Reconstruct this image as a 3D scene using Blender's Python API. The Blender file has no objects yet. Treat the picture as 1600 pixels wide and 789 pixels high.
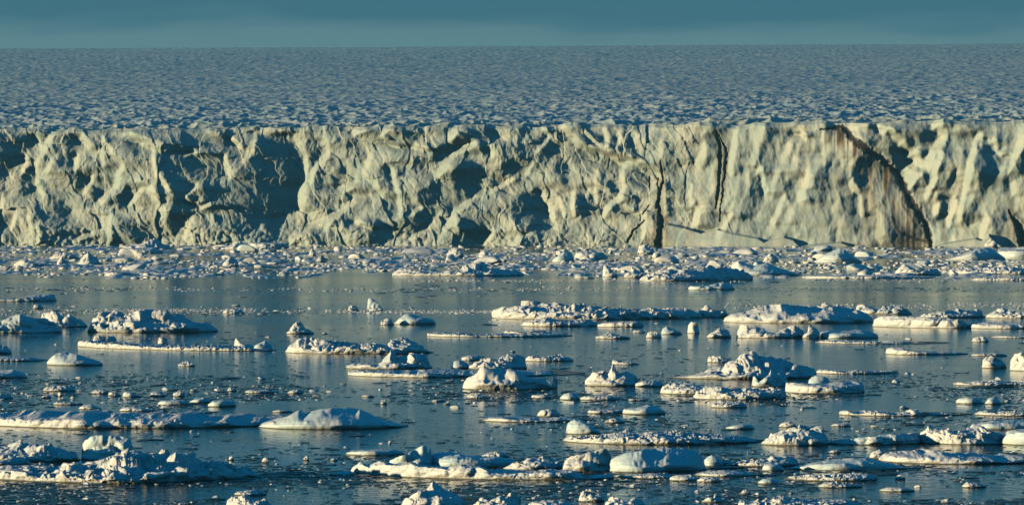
import bpy, math
import numpy as np
R = math.radians
# ------------------------------------------------------------------ camera, sky, sun, exposure
SC = bpy.context.scene
FPX, HOR, CAMH = 8900.0, 320.0, 12.0          # focal length in photo pixels, eye-level row, eye height (m)
W0, H0 = 1600.0, 789.0
cam_d = bpy.data.cameras.new('camera'); cam = bpy.data.objects.new('camera', cam_d)
SC.collection.objects.link(cam); SC.camera = cam
cam_d.sensor_width = 36.0; cam_d.lens = 36.0 * FPX / W0
cam.location = (0, 0, CAMH)
cam.rotation_euler = (R(90) - math.atan((H0 / 2 - HOR) / FPX), 0, 0)
cam_d.clip_start = 1.0; cam_d.clip_end = 60000.0
cam_d.dof.use_dof = True; cam_d.dof.focus_distance = 900.0; cam_d.dof.aperture_fstop = 7.0

SUN_AZ, SUN_EL = 72.5, 6.0                      # degrees to the left of "straight behind the camera", elevation
sdir = (-math.sin(R(SUN_AZ)) * math.cos(R(SUN_EL)), -math.cos(R(SUN_AZ)) * math.cos(R(SUN_EL)), math.sin(R(SUN_EL)))
ld = bpy.data.lights.new('sun', 'SUN'); ld.energy = 5.0; ld.angle = R(0.55); ld.color = (1.0, 0.775, 0.43)
sun = bpy.data.objects.new('sun', ld); SC.collection.objects.link(sun)
from mathutils import Vector
sun.rotation_euler = Vector(sdir).to_track_quat('Z', 'Y').to_euler()

world = bpy.data.worlds.new('World'); SC.world = world; world.use_nodes = True
nt = world.node_tree; nt.nodes.clear()
def N(nt, t, **k):
    n = nt.nodes.new(t)
    for a, b in k.items():
        if a.startswith('i_'): n.inputs[a[2:].replace('_', ' ')].default_value = b
        else: setattr(n, a, b)
    return n
L = nt.links.new
SC.cycles.diffuse_bounces = 0
out = N(nt, 'ShaderNodeOutputWorld'); bg = N(nt, 'ShaderNodeBackground'); bg.inputs[1].default_value = 0.1
sky = N(nt, 'ShaderNodeTexSky', sky_type='NISHITA'); sky.sun_disc = False
sky.sun_elevation = R(SUN_EL); sky.sun_rotation = math.atan2(sdir[0], sdir[1])
sky.air_density = 1.0; sky.dust_density = 0.6; sky.ozone_density = 2.5
tint = N(nt, 'ShaderNodeMix', data_type='RGBA', blend_type='MULTIPLY'); tint.inputs[0].default_value = 1.0
tint.inputs[7].default_value = (0.05, 0.84, 1.18, 1)
L(sky.outputs[0], tint.inputs[6])
tc = N(nt, 'ShaderNodeTexCoord'); sep = N(nt, 'ShaderNodeSeparateXYZ'); L(tc.outputs['Generated'], sep.inputs[0])
mp = N(nt, 'ShaderNodeMapping'); mp.inputs['Scale'].default_value = (12, 12, 90); L(tc.outputs['Generated'], mp.inputs[0])
nz = N(nt, 'ShaderNodeTexNoise'); nz.inputs['Scale'].default_value = 1.6; nz.inputs['Detail'].default_value = 3.0; L(mp.outputs[0], nz.inputs['Vector'])
# cloud bank: pale band just over the ice horizon, dark deck above it, its lower edge wavering
add = N(nt, 'ShaderNodeMath', operation='MULTIPLY_ADD'); add.inputs[1].default_value = 0.013
L(nz.outputs[0], add.inputs[0]); L(sep.outputs[2], add.inputs[2])
rmp = N(nt, 'ShaderNodeValToRGB'); e = rmp.color_ramp
mr = N(nt, 'ShaderNodeMapRange'); mr.inputs[1].default_value = 0.0; mr.inputs[2].default_value = 0.25
L(add.outputs[0], mr.inputs[0]); L(mr.outputs[0], rmp.inputs[0])
e.interpolation = 'EASE'
def stop(p, c):
    s = e.elements.new(p); s.color = (*c, 1); return s
e.elements[0].position = 0.0; e.elements[0].color = (1.15, 1.7, 2.0, 1)
stop(0.141, (1.02, 1.82, 2.15)); stop(0.163, (0.22, 0.86, 1.45)); stop(0.19, (0.12, 0.88, 1.65))
stop(0.30, (0.08, 1.1, 2.15)); stop(0.6, (0.06, 1.10, 1.65))
e.elements[-1].position = 1.0; e.elements[-1].color = (0.04, 0.92, 1.35, 1)
mz = N(nt, 'ShaderNodeMapRange'); mz.inputs[1].default_value = 0.12; mz.inputs[2].default_value = 0.45
L(sep.outputs[2], mz.inputs[0])
mix = N(nt, 'ShaderNodeMix', data_type='RGBA'); L(mz.outputs[0], mix.inputs[0]); L(rmp.outputs[0], mix.inputs[6]); L(tint.outputs[2], mix.inputs[7])
L(mix.outputs[2], bg.inputs[0]); L(bg.outputs[0], out.inputs[0])

SC.view_settings.view_transform = 'Standard'; SC.view_settings.look = 'None'
SC.view_settings.exposure = 0.22; SC.view_settings.gamma = 1.0; SC.view_settings.use_curve_mapping = False

# ------------------------------------------------------------------ numeric helpers
rng = np.random.default_rng(11)
def hsh(ix, iy, iz, seed):
    h = (ix.astype(np.int64) * 374761393 + iy.astype(np.int64) * 668265263 + iz.astype(np.int64) * 2147483647 + seed * 974711) & 0xffffffff
    h = ((h ^ (h >> 13)) * 1274126177) & 0xffffffff
    h = ((h ^ (h >> 16)) * 2246822519) & 0xffffffff
    return ((h ^ (h >> 15)) & 0xffffff) / float(0xffffff)
def noise(x, y, z=None, seed=0):
    """value noise in -1..1"""
    x, y = np.broadcast_arrays(np.asarray(x, float), np.asarray(y, float))
    z = np.zeros_like(x) if z is None else np.broadcast_to(np.asarray(z, float), x.shape)
    ix, iy, iz = np.floor(x), np.floor(y), np.floor(z)
    fx, fy, fz = x - ix, y - iy, z - iz
    fx = fx * fx * fx * (fx * (fx * 6 - 15) + 10); fy = fy * fy * fy * (fy * (fy * 6 - 15) + 10); fz = fz * fz * (3 - 2 * fz)
    flat = not np.any(fz) 
    r = 0
    for dz in ((0,) if flat else (0, 1)):
        wz = 1.0 if flat else (fz if dz else 1 - fz)
        for dy in (0, 1):
            wy = fy if dy else 1 - fy
            for dx in (0, 1):
                wx = fx if dx else 1 - fx
                r = r + wx * wy * wz * hsh(ix + dx, iy + dy, iz + dz, seed)
    return r * 2 - 1
def fbm(x, y, z=None, seed=0, octv=4, gain=0.5, lac=2.03):
    a, s, r = 1.0, 1.0, 0.0; t = 0
    for o in range(octv):
        r = r + a * noise(np.asarray(x) * s + 17.3 * o, np.asarray(y) * s - 9.1 * o, None if z is None else np.asarray(z) * s, seed + o * 7)
        t += a; a *= gain; s *= lac
    return r / t
def cells(x, y, seed=0, tilt=0.6, off=0.35, k=1.0, scoop=True):
    """min of tilted bowls (sharp ridges between scooped hollows) or max of tilted domes (lumps)"""
    ix, iy = np.floor(x), np.floor(y); z0 = np.zeros_like(ix); best = None
    for dx in (-1, 0, 1):
        for dy in (-1, 0, 1):
            cx, cy = ix + dx, iy + dy
            px = cx + hsh(cx, cy, z0, seed); py = cy + hsh(cx, cy, z0, seed + 1)
            ux, uy = x - px, y - py
            v = k * (ux * ux + uy * uy) + tilt * ((hsh(cx, cy, z0, seed + 2) - .5) * ux + (hsh(cx, cy, z0, seed + 3) - .5) * uy) * 2 + off * hsh(cx, cy, z0, seed + 4)
            best = v if best is None else np.minimum(best, v)
    return best if scoop else -best
def sm(a, b, x):
    t = np.clip((x - a) / (b - a), 0, 1); return t * t * (3 - 2 * t)
def blur(a, n, axis):
    if n < 1: return a
    k = np.exp(-0.5 * (np.arange(-3 * n, 3 * n + 1) / n) ** 2); k /= k.sum()
    pad = [(0, 0)] * a.ndim; pad[axis] = (3 * n, 3 * n)
    return np.apply_along_axis(lambda v: np.convolve(v, k, 'valid'), axis, np.pad(a, pad, mode='edge'))
def dist_y(py): return FPX * CAMH / (py - HOR)          # water distance seen at photo row py
def link_mesh(name, V, F4, mat, smooth=True, F3=None, parent=None, attrs=None):
    me = bpy.data.meshes.new(name)
    V = np.ascontiguousarray(V, dtype=np.float32); F4 = np.zeros((0, 4), int) if F4 is None else np.asarray(F4)
    F3 = np.zeros((0, 3), int) if F3 is None else np.asarray(F3)
    me.vertices.add(len(V)); me.vertices.foreach_set('co', V.ravel())
    nl = F4.size + F3.size; me.loops.add(nl)
    me.loops.foreach_set('vertex_index', np.concatenate([F4.ravel(), F3.ravel()]).astype(np.int32))
    n4, n3 = len(F4), len(F3); me.polygons.add(n4 + n3)
    me.polygons.foreach_set('loop_start', np.concatenate([np.arange(n4) * 4, n4 * 4 + np.arange(n3) * 3]).astype(np.int32))
    me.update(calc_edges=True); me.validate()
    me.polygons.foreach_set('use_smooth', np.full(len(me.polygons), smooth))
    for k, a in (attrs or {}).items():
        at = me.attributes.new(k, 'FLOAT', 'POINT'); at.data.foreach_set('value', a.astype(np.float32).ravel())
    me.materials.append(mat)
    o = bpy.data.objects.new(name, me); SC.collection.objects.link(o)
    if parent: o.parent = parent
    return o
def grid_faces(nr, nc, flip=False):
    i = np.arange(nr - 1)[:, None] * nc + np.arange(nc - 1)[None]
    f = np.stack([i, i + 1, i + nc + 1, i + nc], -1).reshape(-1, 4)
    return f[:, ::-1] if flip else f
def tag(o, label=None, cat=None, group=None, kind=None):
    if label: o['label'] = label
    if cat: o['category'] = cat
    if group: o['group'] = group
    if kind: o['kind'] = kind
    return o

# ------------------------------------------------------------------ materials
def newmat(name):
    m = bpy.data.materials.new(name); m.use_nodes = True; t = m.node_tree
    return m, t, t.nodes['Principled BSDF']
def mixcol(t, fac, a, b):
    m = N(t, 'ShaderNodeMix', data_type='RGBA')
    if isinstance(fac, (int, float)): m.inputs[0].default_value = fac
    else: t.links.new(fac, m.inputs[0])
    for i, c in ((6, a), (7, b)):
        if isinstance(c, tuple): m.inputs[i].default_value = (*c, 1)
        else: t.links.new(c, m.inputs[i])
    return m.outputs[2]
def noisetex(t, scale, detail=4, vec=(1, 1, 1), rough=0.55, coord='Object'):
    tcn = N(t, 'ShaderNodeTexCoord'); mpn = N(t, 'ShaderNodeMapping'); mpn.inputs['Scale'].default_value = vec
    t.links.new(tcn.outputs[coord], mpn.inputs[0])
    n = N(t, 'ShaderNodeTexNoise'); n.inputs['Scale'].default_value = scale; n.inputs['Detail'].default_value = detail; n.inputs['Roughness'].default_value = rough
    t.links.new(mpn.outputs[0], n.inputs['Vector']); return n.outputs[0]
def ramp(t, fac, lo, hi):
    m = N(t, 'ShaderNodeMapRange', interpolation_type='SMOOTHSTEP'); m.inputs[1].default_value = lo; m.inputs[2].default_value = hi
    t.links.new(fac, m.inputs[0]); return m.outputs[0]
def ice_mat(name, a, b, nscale, bump, bscale, rough=0.7, wet=True):
    m, t, p = newmat(name)
    geo = N(t, 'ShaderNodeNewGeometry')
    c = mixcol(t, ramp(t, noisetex(t, nscale, 5), 0.38, 0.62), a, b)
    if wet:   # colour turns dark olive right at the waterline
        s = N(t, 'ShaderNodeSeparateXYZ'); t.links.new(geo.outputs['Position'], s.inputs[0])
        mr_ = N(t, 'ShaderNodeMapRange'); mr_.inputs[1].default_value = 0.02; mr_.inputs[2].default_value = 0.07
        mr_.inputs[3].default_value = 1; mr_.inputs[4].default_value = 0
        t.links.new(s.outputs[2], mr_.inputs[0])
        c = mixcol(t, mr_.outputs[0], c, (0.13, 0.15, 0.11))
    t.links.new(c, p.inputs['Base Color']); p.inputs['Roughness'].default_value = rough
    p.inputs['Specular IOR Level'].default_value = 0.25
    b_ = N(t, 'ShaderNodeBump'); b_.inputs['Strength'].default_value = bump; b_.inputs['Distance'].default_value = 0.25
    t.links.new(noisetex(t, bscale, 6, rough=0.65), b_.inputs['Height']); t.links.new(b_.outputs[0], p.inputs['Normal'])
    return m
M_SNOW = ice_mat('crusted_snow', (0.86, 0.87, 0.86), (0.74, 0.81, 0.84), 0.8, 0.3, 3.0)
M_ICE = ice_mat('bare_ice', (0.66, 0.83, 0.88), (0.82, 0.87, 0.88), 0.6, 0.2, 2.2, 0.35)
M_BRASH = ice_mat('brash_snow', (0.86, 0.86, 0.84), (0.74, 0.80, 0.82), 0.2, 0.25, 2.5, wet=False)
# ------------------------------------------------------------------ glacier front (cliff) and snowfield
def ray(px, Y): return (px - 800.0) * Y / FPX
YL, YR = 1694.0, 1656.0
A0 = np.array([ray(0, YL), YL]); A1 = np.array([ray(1600, YR), YR])
LEN = np.linalg.norm(A1 - A0); T = (A1 - A0) / LEN; NRM = np.array([T[1], -T[0]])      # NRM points toward the sea
if NRM[1] > 0: NRM = -NRM
TOP = 35.2
def plat(x, y):
    """snowfield height"""
    along = (x - A0[0]) * T[0] + (y - A0[1]) * T[1]
    back = -((x - A0[0]) * NRM[0] + (y - A0[1]) * NRM[1])            # metres behind the front
    b = np.maximum(back, 0)
    z = TOP - .9 + 1.9 * np.clip(along / LEN, -.2, 1.2) + 0.0352 * b - 5.3e-7 * b * b
    z = z - 3 * sm(4800, 6500, b) * sm(500, -900, x)                     # crest sinks a little to the left
    z = z + 2.2 * fbm(x / 420, y / 700, seed=50, octv=3) * sm(0, 600, b)
    wx = x + 3 * noise(x / 14, y / 14, seed=61); wy = y + 4 * noise(x / 15, y / 15, seed=62)
    wy2 = wy + 0.25 * wx
    amp = 1.6 - 0.9 * sm(0, 800, b) + 0.1 * sm(500, 4000, b)
    c1 = cells(wx / 3.7, wy2 / 5.4, seed=71, tilt=0.5, off=0.5)
    c2 = cells(wx / 1.8, wy2 / 2.8, seed=81, tilt=0.5, off=0.5)
    z = z + amp * (0.85 * (c1 - 0.35) + 0.34 * (c2 - 0.35) + 0.9 * fbm(x / 22, y / 30, seed=91, octv=3))
    return z, b

# relief drawn by hand: (tile origin x) polygons that fall away from the sea to the right, and ridges that catch the light
DARK = {0: [
 (1, [(0,100),(190,110),(150,200),(120,260),(60,290),(30,370),(0,370)]),
 (1, [(110,290),(170,290),(190,400),(170,430),(110,450),(100,380)]),
 (1, [(460,290),(530,300),(500,370),(440,420),(410,400),(440,330)]),
 (.9, [(380,110),(410,110),(430,215),(400,290),(370,280)]),
 (1.4, [(760,90),(1420,90),(1350,260),(1310,340),(1310,440),(1250,640),(1200,560),(1050,560),(1000,640),(980,690),(950,600),(990,480),(920,310),(870,250),(830,190),(930,210),(930,150),(850,140)]),
 (1, [(720,380),(760,480),(730,520),(690,540),(640,500),(600,500),(690,440),(700,390)]),
 (1, [(680,570),(800,600),(880,700),(740,720),(690,640)]),
 (1, [(250,640),(320,700),(240,720)]),
 (.6, [(700,130),(760,140),(810,210),(760,260),(700,200)]),
 (.5, [(530,400),(555,400),(560,480),(520,500)]),
 (.5, [(100,480),(400,500),(380,580),(300,600),(130,540)]),
 (.7, [(320,560),(390,550),(340,650),(310,640)]),
 (1.5, [(1310,330),(1435,200),(1435,640),(1380,680),(1260,640)])],
400: [
 (1.6, [(0,100),(120,100),(200,160),(240,340),(200,440),(200,540),(110,590),(100,660),(60,640),(0,600)]),
 (1, [(270,130),(330,140),(360,190),(330,240),(290,380),(270,300),(280,200)]),
 (1, [(320,300),(350,310),(370,440),(350,520),(300,500),(300,400)]),
 (1, [(790,330),(850,280),(820,340),(800,360)]),
 (1, [(1040,160),(1160,100),(1200,120),(1000,280),(980,240)]),
 (1, [(900,430),(990,390),(1010,450),(1000,560),(960,620),(860,660),(870,580),(930,510)]),
 (1, [(1130,270),(1240,260),(1290,290),(1230,390),(1220,460),(1150,510),(1110,420),(1090,330)]),
 (1, [(1180,560),(1260,570),(1290,640),(1260,730),(1090,730),(1140,640)]),
 (1, [(640,650),(700,580),(740,640),(770,680),(720,730),(640,720)]),
 (1, [(1170,70),(1340,80),(1330,130),(1300,200),(1280,240),(1260,150),(1200,130)]),
 (1, [(1360,290),(1430,250),(1430,330),(1370,340)]), (.8, [(700,280),(740,270),(750,320),(710,330)]),
 (.5, [(380,330),(440,420),(430,520),(380,500)]), (.7, [(510,90),(570,110),(520,180),(490,260)])],
800: [
 (1, [(0,490),(140,400),(150,470),(210,560),(230,600),(200,650),(100,670),(40,620),(0,580)]),
 (1, [(350,440),(400,450),(420,500),(390,570),(350,580),(300,560),(370,520)]),
 (.9, [(640,80),(670,90),(670,180),(600,190)]), (1, [(650,300),(750,330),(760,390),(700,410),(640,370)]),
 (1, [(1040,120),(1140,110),(1150,160),(1060,190)]), (.9, [(870,60),(920,70),(920,560),(860,560),(860,300)]),
 (.8, [(960,210),(1030,250),(980,260)]), (1, [(1060,540),(1150,580),(1160,640),(1060,650)]),
 (1, [(180,70),(290,60),(220,110)]), (.9, [(390,80),(430,130),(500,180),(420,180)]),
 (1, [(1350,320),(1400,380),(1420,480),(1380,590),(1340,560)]), (.9, [(770,80),(830,90),(830,190),(770,200)]),
 (.8, [(490,240),(540,230),(590,340),(560,420),(500,330)]), (.8, [(30,70),(100,70),(60,150),(30,240)]),
 (.5, [(230,240),(330,260),(300,400),(240,380)])],
1200: [
 (1, [(130,110),(200,110),(190,230),(150,240)]),
 (.55, [(180,90),(310,90),(310,600),(240,700),(190,640),(250,450),(270,330),(230,260),(190,200)]),
 (1, [(100,380),(170,340),(180,500),(130,520)]), (1, [(720,170),(820,270),(790,300),(690,240)]),
 (1, [(870,60),(950,60),(950,130),(900,180),(850,230),(800,140)]),
 (1, [(1180,160),(1240,130),(1240,200),(1200,290),(1170,290)]), (1, [(1210,310),(1280,290),(1290,340),(1220,410),(1190,380)]),
 (1, [(1010,180),(1060,190),(1040,280),(1000,250)]), (1, [(690,590),(730,600),(740,660),(690,690)]),
 (1, [(510,360),(560,370),(540,420)]), (1, [(350,560),(400,570),(390,620),(350,610)]),
 (1.3, [(1390,540),(1435,520),(1435,700),(1410,700)]), (.8, [(0,680),(150,680),(180,730),(0,730)]),
 (1, [(1090,70),(1150,80),(1120,150),(1080,130)]), (.6, [(350,250),(440,300),(430,440),(360,420)]),
 (.6, [(1030,320),(1080,330),(1060,420),(1020,400)])]}
LIT = {0: [
 (25, [(200,110),(240,200),(190,310),(200,400),(240,450)]), (30, [(300,100),(250,200),(200,270)]), (25, [(590,130),(650,230),(700,270)]),
 (35, [(700,280),(640,430),(560,490)]), (30, [(860,190),(900,330),(965,420)]), (36, [(640,570),(620,700)]), (26, [(1090,590),(1040,690)]),
 (20, [(10,480),(10,700)]), (45, [(860,400),(930,560)]), (30, [(1290,130),(1340,180)]), (35, [(1260,240),(1290,350)]), (18, [(1120,390),(1050,465),(1140,520),(1200,490)]),
 (16, [(1040,215),(1120,212)]), (40, [(460,130),(500,170)]), (20, [(720,90),(760,130),(830,170)]), (35, [(570,200),(590,280)]), (26, [(520,340),(470,430)]), (25, [(740,500),(800,420)]),
 (22, [(90,570),(60,640)]), (22, [(170,570),(190,650)]), (22, [(230,600),(230,710)]), (24, [(540,660),(440,700)]), (25, [(140,240),(120,330)]), (22, [(300,260),(260,320)]), (25, [(440,230),(430,300)])],
400: [
 (25, [(210,120),(270,230),(260,350)]), (25, [(390,140),(390,220),(310,310),(300,370)]), (30, [(740,60),(700,130),(780,180)]), (45, [(1130,70),(1090,140)]),
 (28, [(640,230),(600,320),(670,390),(700,460)]), (28, [(760,310),(800,440),(820,570)]), (30, [(540,480),(380,640)]), (36, [(440,560),(200,690)]), (18, [(870,460),(930,510),(880,570)]),
 (34, [(1220,460),(1130,540),(1060,640)]), (24, [(1110,540),(1140,640)]), (26, [(970,620),(870,690)]), (26, [(1330,640),(1280,720)]), (50, [(250,400),(240,520)]), (30, [(880,180),(960,190)]),
 (35, [(1020,330),(1100,230),(1230,150)]), (30, [(1310,160),(1330,220)]), (35, [(540,100),(600,80)]), (22, [(650,620),(560,600)]), (40, [(470,420),(560,380)]), (22, [(1435,350),(1300,440)])],
800: [
 (22, [(160,60),(200,110),(150,200)]), (28, [(280,70),(380,170),(520,210),(650,240),(850,330)]), (26, [(540,200),(620,320),(630,400),(600,490)]), (22, [(400,100),(500,170)]),
 (22, [(520,80),(530,180)]), (18, [(610,80),(590,190)]), (22, [(470,310),(480,480)]), (20, [(470,370),(560,450)]), (22, [(650,240),(620,300)]), (22, [(850,330),(860,560)]), (36, [(510,560),(590,460)]),
 (36, [(1280,70),(1240,180),(1230,330)]), (40, [(1050,540),(1030,630)]), (36, [(1240,560),(1170,650)]), (24, [(0,740),(110,660)]), (28, [(170,430),(230,580)]), (26, [(340,440),(350,560)]), (20, [(260,460),(290,560)]),
 (26, [(770,420),(850,360)]), (22, [(750,560),(740,700)]), (22, [(630,510),(740,580)]), (22, [(1010,400),(1020,490)]), (26, [(1390,300),(1435,420)]), (16, [(120,260),(80,340)]), (16, [(430,410),(420,470)])],
1200: [
 (50, [(960,60),(1000,100),(960,200),(800,390)]), (36, [(980,240),(900,430)]), (36, [(1200,120),(1160,200),(1130,420),(1100,580)]), (22, [(1250,140),(1320,210)]), (36, [(1435,120),(1380,300)]),
 (45, [(640,60),(850,240)]), (36, [(40,600),(110,440)]), (36, [(640,560),(640,680)]), (26, [(480,380),(540,540)]), (20, [(200,110),(210,150)]), (14, [(320,100),(320,280)]), (26, [(410,230),(430,280)]),
 (20, [(580,360),(600,520)]), (24, [(250,320),(200,470)]), (26, [(1060,440),(1020,600)]), (24, [(960,420),(940,560)]), (24, [(1240,560),(1210,660)]), (26, [(1390,400),(1380,480)]), (30, [(780,380),(790,300),(860,260)])]}
PX0, PX1, PY0, PY1, CS = -260.0, 1860.0, 186.0, 396.0, 1.5
cw, chh = int((PX1 - PX0) / CS), int((PY1 - PY0) / CS)
gx, gy = np.meshgrid(PX0 + (np.arange(cw) + .5) * CS, PY0 + (np.arange(chh) + .5) * CS)
wgx = gx + 5.5 * fbm(gx / 17, gy / 17, seed=5, octv=5, gain=.6); wgy = gy + 5.5 * fbm(gx / 17, gy / 17, seed=6, octv=5, gain=.6)
wgx = wgx + sm(1040, 1120, gx) * 7.0 * fbm((gx + .3 * gy) / 7, gy / 45, seed=7, octv=3); wgy = wgy + sm(1040, 1120, gx) * 16.0 * fbm((gx + .3 * gy) / 8, gy / 60, seed=8, octv=3)
def inpoly(X, Y, P):
    r = np.zeros(X.shape, bool); n = len(P)
    for i in range(n):
        x1, y1 = P[i]; x2, y2 = P[(i + 1) % n]
        if y1 == y2: continue
        c = (Y < y1) != (Y < y2)
        r ^= c & (X < (x2 - x1) * (Y - y1) / (y2 - y1) + x1)
    return r
def dline(X, Y, P):
    """distance to a polyline and position along it 0..1"""
    best = np.full(X.shape, 1e9); pos = np.zeros(X.shape); n = len(P) - 1
    for i in range(n):
        (x1, y1), (x2, y2) = P[i], P[i + 1]; dx, dy = x2 - x1, y2 - y1
        t = np.clip(((X - x1) * dx + (Y - y1) * dy) / (dx * dx + dy * dy + 1e-9), 0, 1)
        d = np.hypot(X - x1 - t * dx, Y - y1 - t * dy); m = d < best
        best = np.where(m, d, best); pos = np.where(m, (i + t) / n, pos)
    return best, pos
SCL = 3.5875
tone = -.12 + 0.35 * fbm(gx / 30, gy / 24, seed=31, octv=3)
outside = ((gx < 0) | (gx > 1600))
tone = np.where(outside, 1.6 * fbm(gx / 45 + 9, gy / 60, seed=33, octv=3), tone)
for x0, lst in DARK.items():
    for v, P in lst:
        tone[inpoly(wgx, wgy, [(x0 + a / SCL, 180 + b / SCL) for a, b in P])] = -.85 * v * (.65 if x0 == 1200 else (1 if (x0 < 800 or P[0][0] < 400) else .75))
for x0, lst in LIT.items():
    for w, P in lst:
        d, _ = dline(wgx, wgy, [(x0 + a / SCL, 180 + b / SCL) for a, b in P])
        k = sm(w / SCL * .62, w / SCL * .3, d); tone = tone * (1 - k) + 1.75 * k
tone = tone
def cell_id(x, y, seed):
    ix, iy = np.floor(x), np.floor(y); z0 = np.zeros_like(ix); best = np.full(ix.shape, 9e9); val = np.zeros(ix.shape)
    for dx in (-1, 0, 1):
        for dy in (-1, 0, 1):
            cx, cy = ix + dx, iy + dy
            d = (x - cx - hsh(cx, cy, z0, seed)) ** 2 + (y - cy - hsh(cx, cy, z0, seed + 1)) ** 2
            m = d < best; best = np.where(m, d, best); val = np.where(m, hsh(cx, cy, z0, seed + 2), val)
    return val * 2 - 1
rgt = sm(1030, 1100, gx)
fx_, fy_ = gx + 7 * fbm(gx / 30, gy / 30, seed=36, octv=4), gy + 7 * fbm(gx / 30, gy / 30, seed=37, octv=4)
fac = (1 - rgt) * (.34 * cell_id((fx_ - .45 * fy_) / 26, fy_ / 44, 500) + .32 * cell_id((fx_ - .5 * fy_) / 12, fy_ / 21, 510) + .16 * cell_id((fx_ + .4 * fy_) / 5.5, fy_ / 11, 520)) \
    + rgt * (.42 * cell_id((fx_ + .30 * fy_) / 20, fy_ / 90, 530) + .34 * cell_id((fx_ + .28 * fy_) / 9, fy_ / 40, 540) + .24 * cell_id((fx_ + .2 * fy_) / 4.5, fy_ / 22, 550))
tone = tone + fac * np.where(tone < -1.05, .35, np.where(tone < -.6, .6, 1.0))
tone = blur(blur(tone, 1, 0), 1, 1)
mpp = 0.188                                                  # metres per photo pixel at the front
slope = np.where(tone > 0, tone * (.72 + .4 * rgt), tone * .64)
ks = 2 * np.pi * np.fft.fftfreq(cw * 2, d=CS * mpp)[None]; kz = 2 * np.pi * np.fft.fftfreq(chh * 2, d=CS * mpp)[:, None]
S2 = np.concatenate([slope, -slope[:, ::-1]], 1); S2 = np.concatenate([S2, S2[::-1]], 0)
Dk = (-1j * ks * np.fft.fft2(S2)) / (ks ** 2 + 0.012 * kz ** 2 + (2 * np.pi / 95.0) ** 2)
relief = np.real(np.fft.ifft2(Dk))[:chh, :cw]
relief -= relief.mean()
def sample(img, px, py):
    u = np.clip((px - PX0) / CS - .5, 0, cw - 1.001); v = np.clip((py - PY0) / CS - .5, 0, chh - 1.001)
    i, j = u.astype(int), v.astype(int); a, b = u - i, v - j
    return img[j, i] * (1 - a) * (1 - b) + img[j, i + 1] * a * (1 - b) + img[j + 1, i] * (1 - a) * b + img[j + 1, i + 1] * a * b

ds = 0.165
s = np.arange(-46, LEN + 46, ds); nzr = int(37.0 / 0.17)
tt = np.linspace(0, 1, nzr)
Sg, Tg = np.meshgrid(s, tt)
X0 = A0[0] + Sg * T[0]; Y0 = A0[1] + Sg * T[1]
topz = TOP - 1.3 + 1.9 * np.clip(s / LEN, -.2, 1.2) + 1.0 * fbm(s / 16, s * 0, seed=3, octv=5, gain=.6) + 0.8 * cells(s / 5.2, s * 0 + .5, seed=8, tilt=1.2, off=.8)
Z = -1.5 + (topz[None] + 1.5) * Tg
PXc = 800 + FPX * X0 / Y0; PYc = HOR - FPX * (Z - CAMH) / Y0
D = sample(relief, PXc, PYc)
right = sm(1040, 1120, PXc)                                      # the right part is smoother and fluted
warp = 2.5 * fbm(Sg / 7, Z / 7, seed=21, octv=3); warp2 = 2.5 * fbm(Sg / 7 + 40, Z / 7, seed=22, octv=3)
su, zu = Sg + warp + 0.25 * Z, Z + warp2
D += (1 - right) * (0.62 * cells((su - .3 * zu) / 6.0, zu / 10, seed=101, k=.3, tilt=1.3, off=.5) + 0.38 * cells((su + .35 * zu) / 2.7, zu / 5.0, seed=111, k=.3, tilt=1.4, off=.5) + .12 * cells((su - .3 * zu) / 1.1, zu / 1.9, seed=112, k=.3, tilt=1.3, off=.5))
D += right * (0.50 * cells((Sg + 0.35 * Z + .5 * warp) / 5.0, zu / 20, seed=121, k=.85, tilt=.8, off=.3) + 0.26 * cells((Sg + .25 * Z + .4 * warp) / 2.0, zu / 9, seed=131, k=.85, tilt=.8, off=.3))
D += 0.17 * fbm(Sg / 1.6, Z / 2.2, seed=141, octv=4) + 0.13 * (1 - .5 * right) * (cells(su / 0.85, zu / 1.1, seed=151, tilt=.8, off=.5) - .4)
low = sm(9.5, 0.5, Z) * (0.55 + 0.8 * fbm(Sg / 16, Z * 0, seed=160, octv=2))
D += np.clip(low, 0, 1) * (1.6 + 0.7 * (1 - right) * -(cells(Sg / 1.3, Z / 1.2, seed=170, tilt=.5, off=.6) - .5))
# smooth bank of old snow along the foot
bank_top = np.interp(PXc, [1035, 1045, 1075, 1100, 1125, 1150, 1190, 1200, 1230, 1245, 1255, 1320, 1345], [384, 350, 356, 364, 358, 365, 372, 378, 370, 374, 384, 378, 388])
bk = sm(1.5, -1.5, bank_top - PYc) * sm(1036, 1044, PXc) * sm(1345, 1330, PXc)
bk2 = sm(1.5, -1.5, np.interp(PXc, [1455, 1480, 1530, 1540, 1550, 1562, 1580], [388, 380, 372, 375, 366, 378, 388]) - PYc) * sm(1455, 1470, PXc) * sm(1580, 1572, PXc)
bk = np.maximum(bk, bk2)
D = D * (1 - .65 * bk) + bk * (2.6 + 0.2 * np.maximum(0, 4 - Z))
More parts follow.
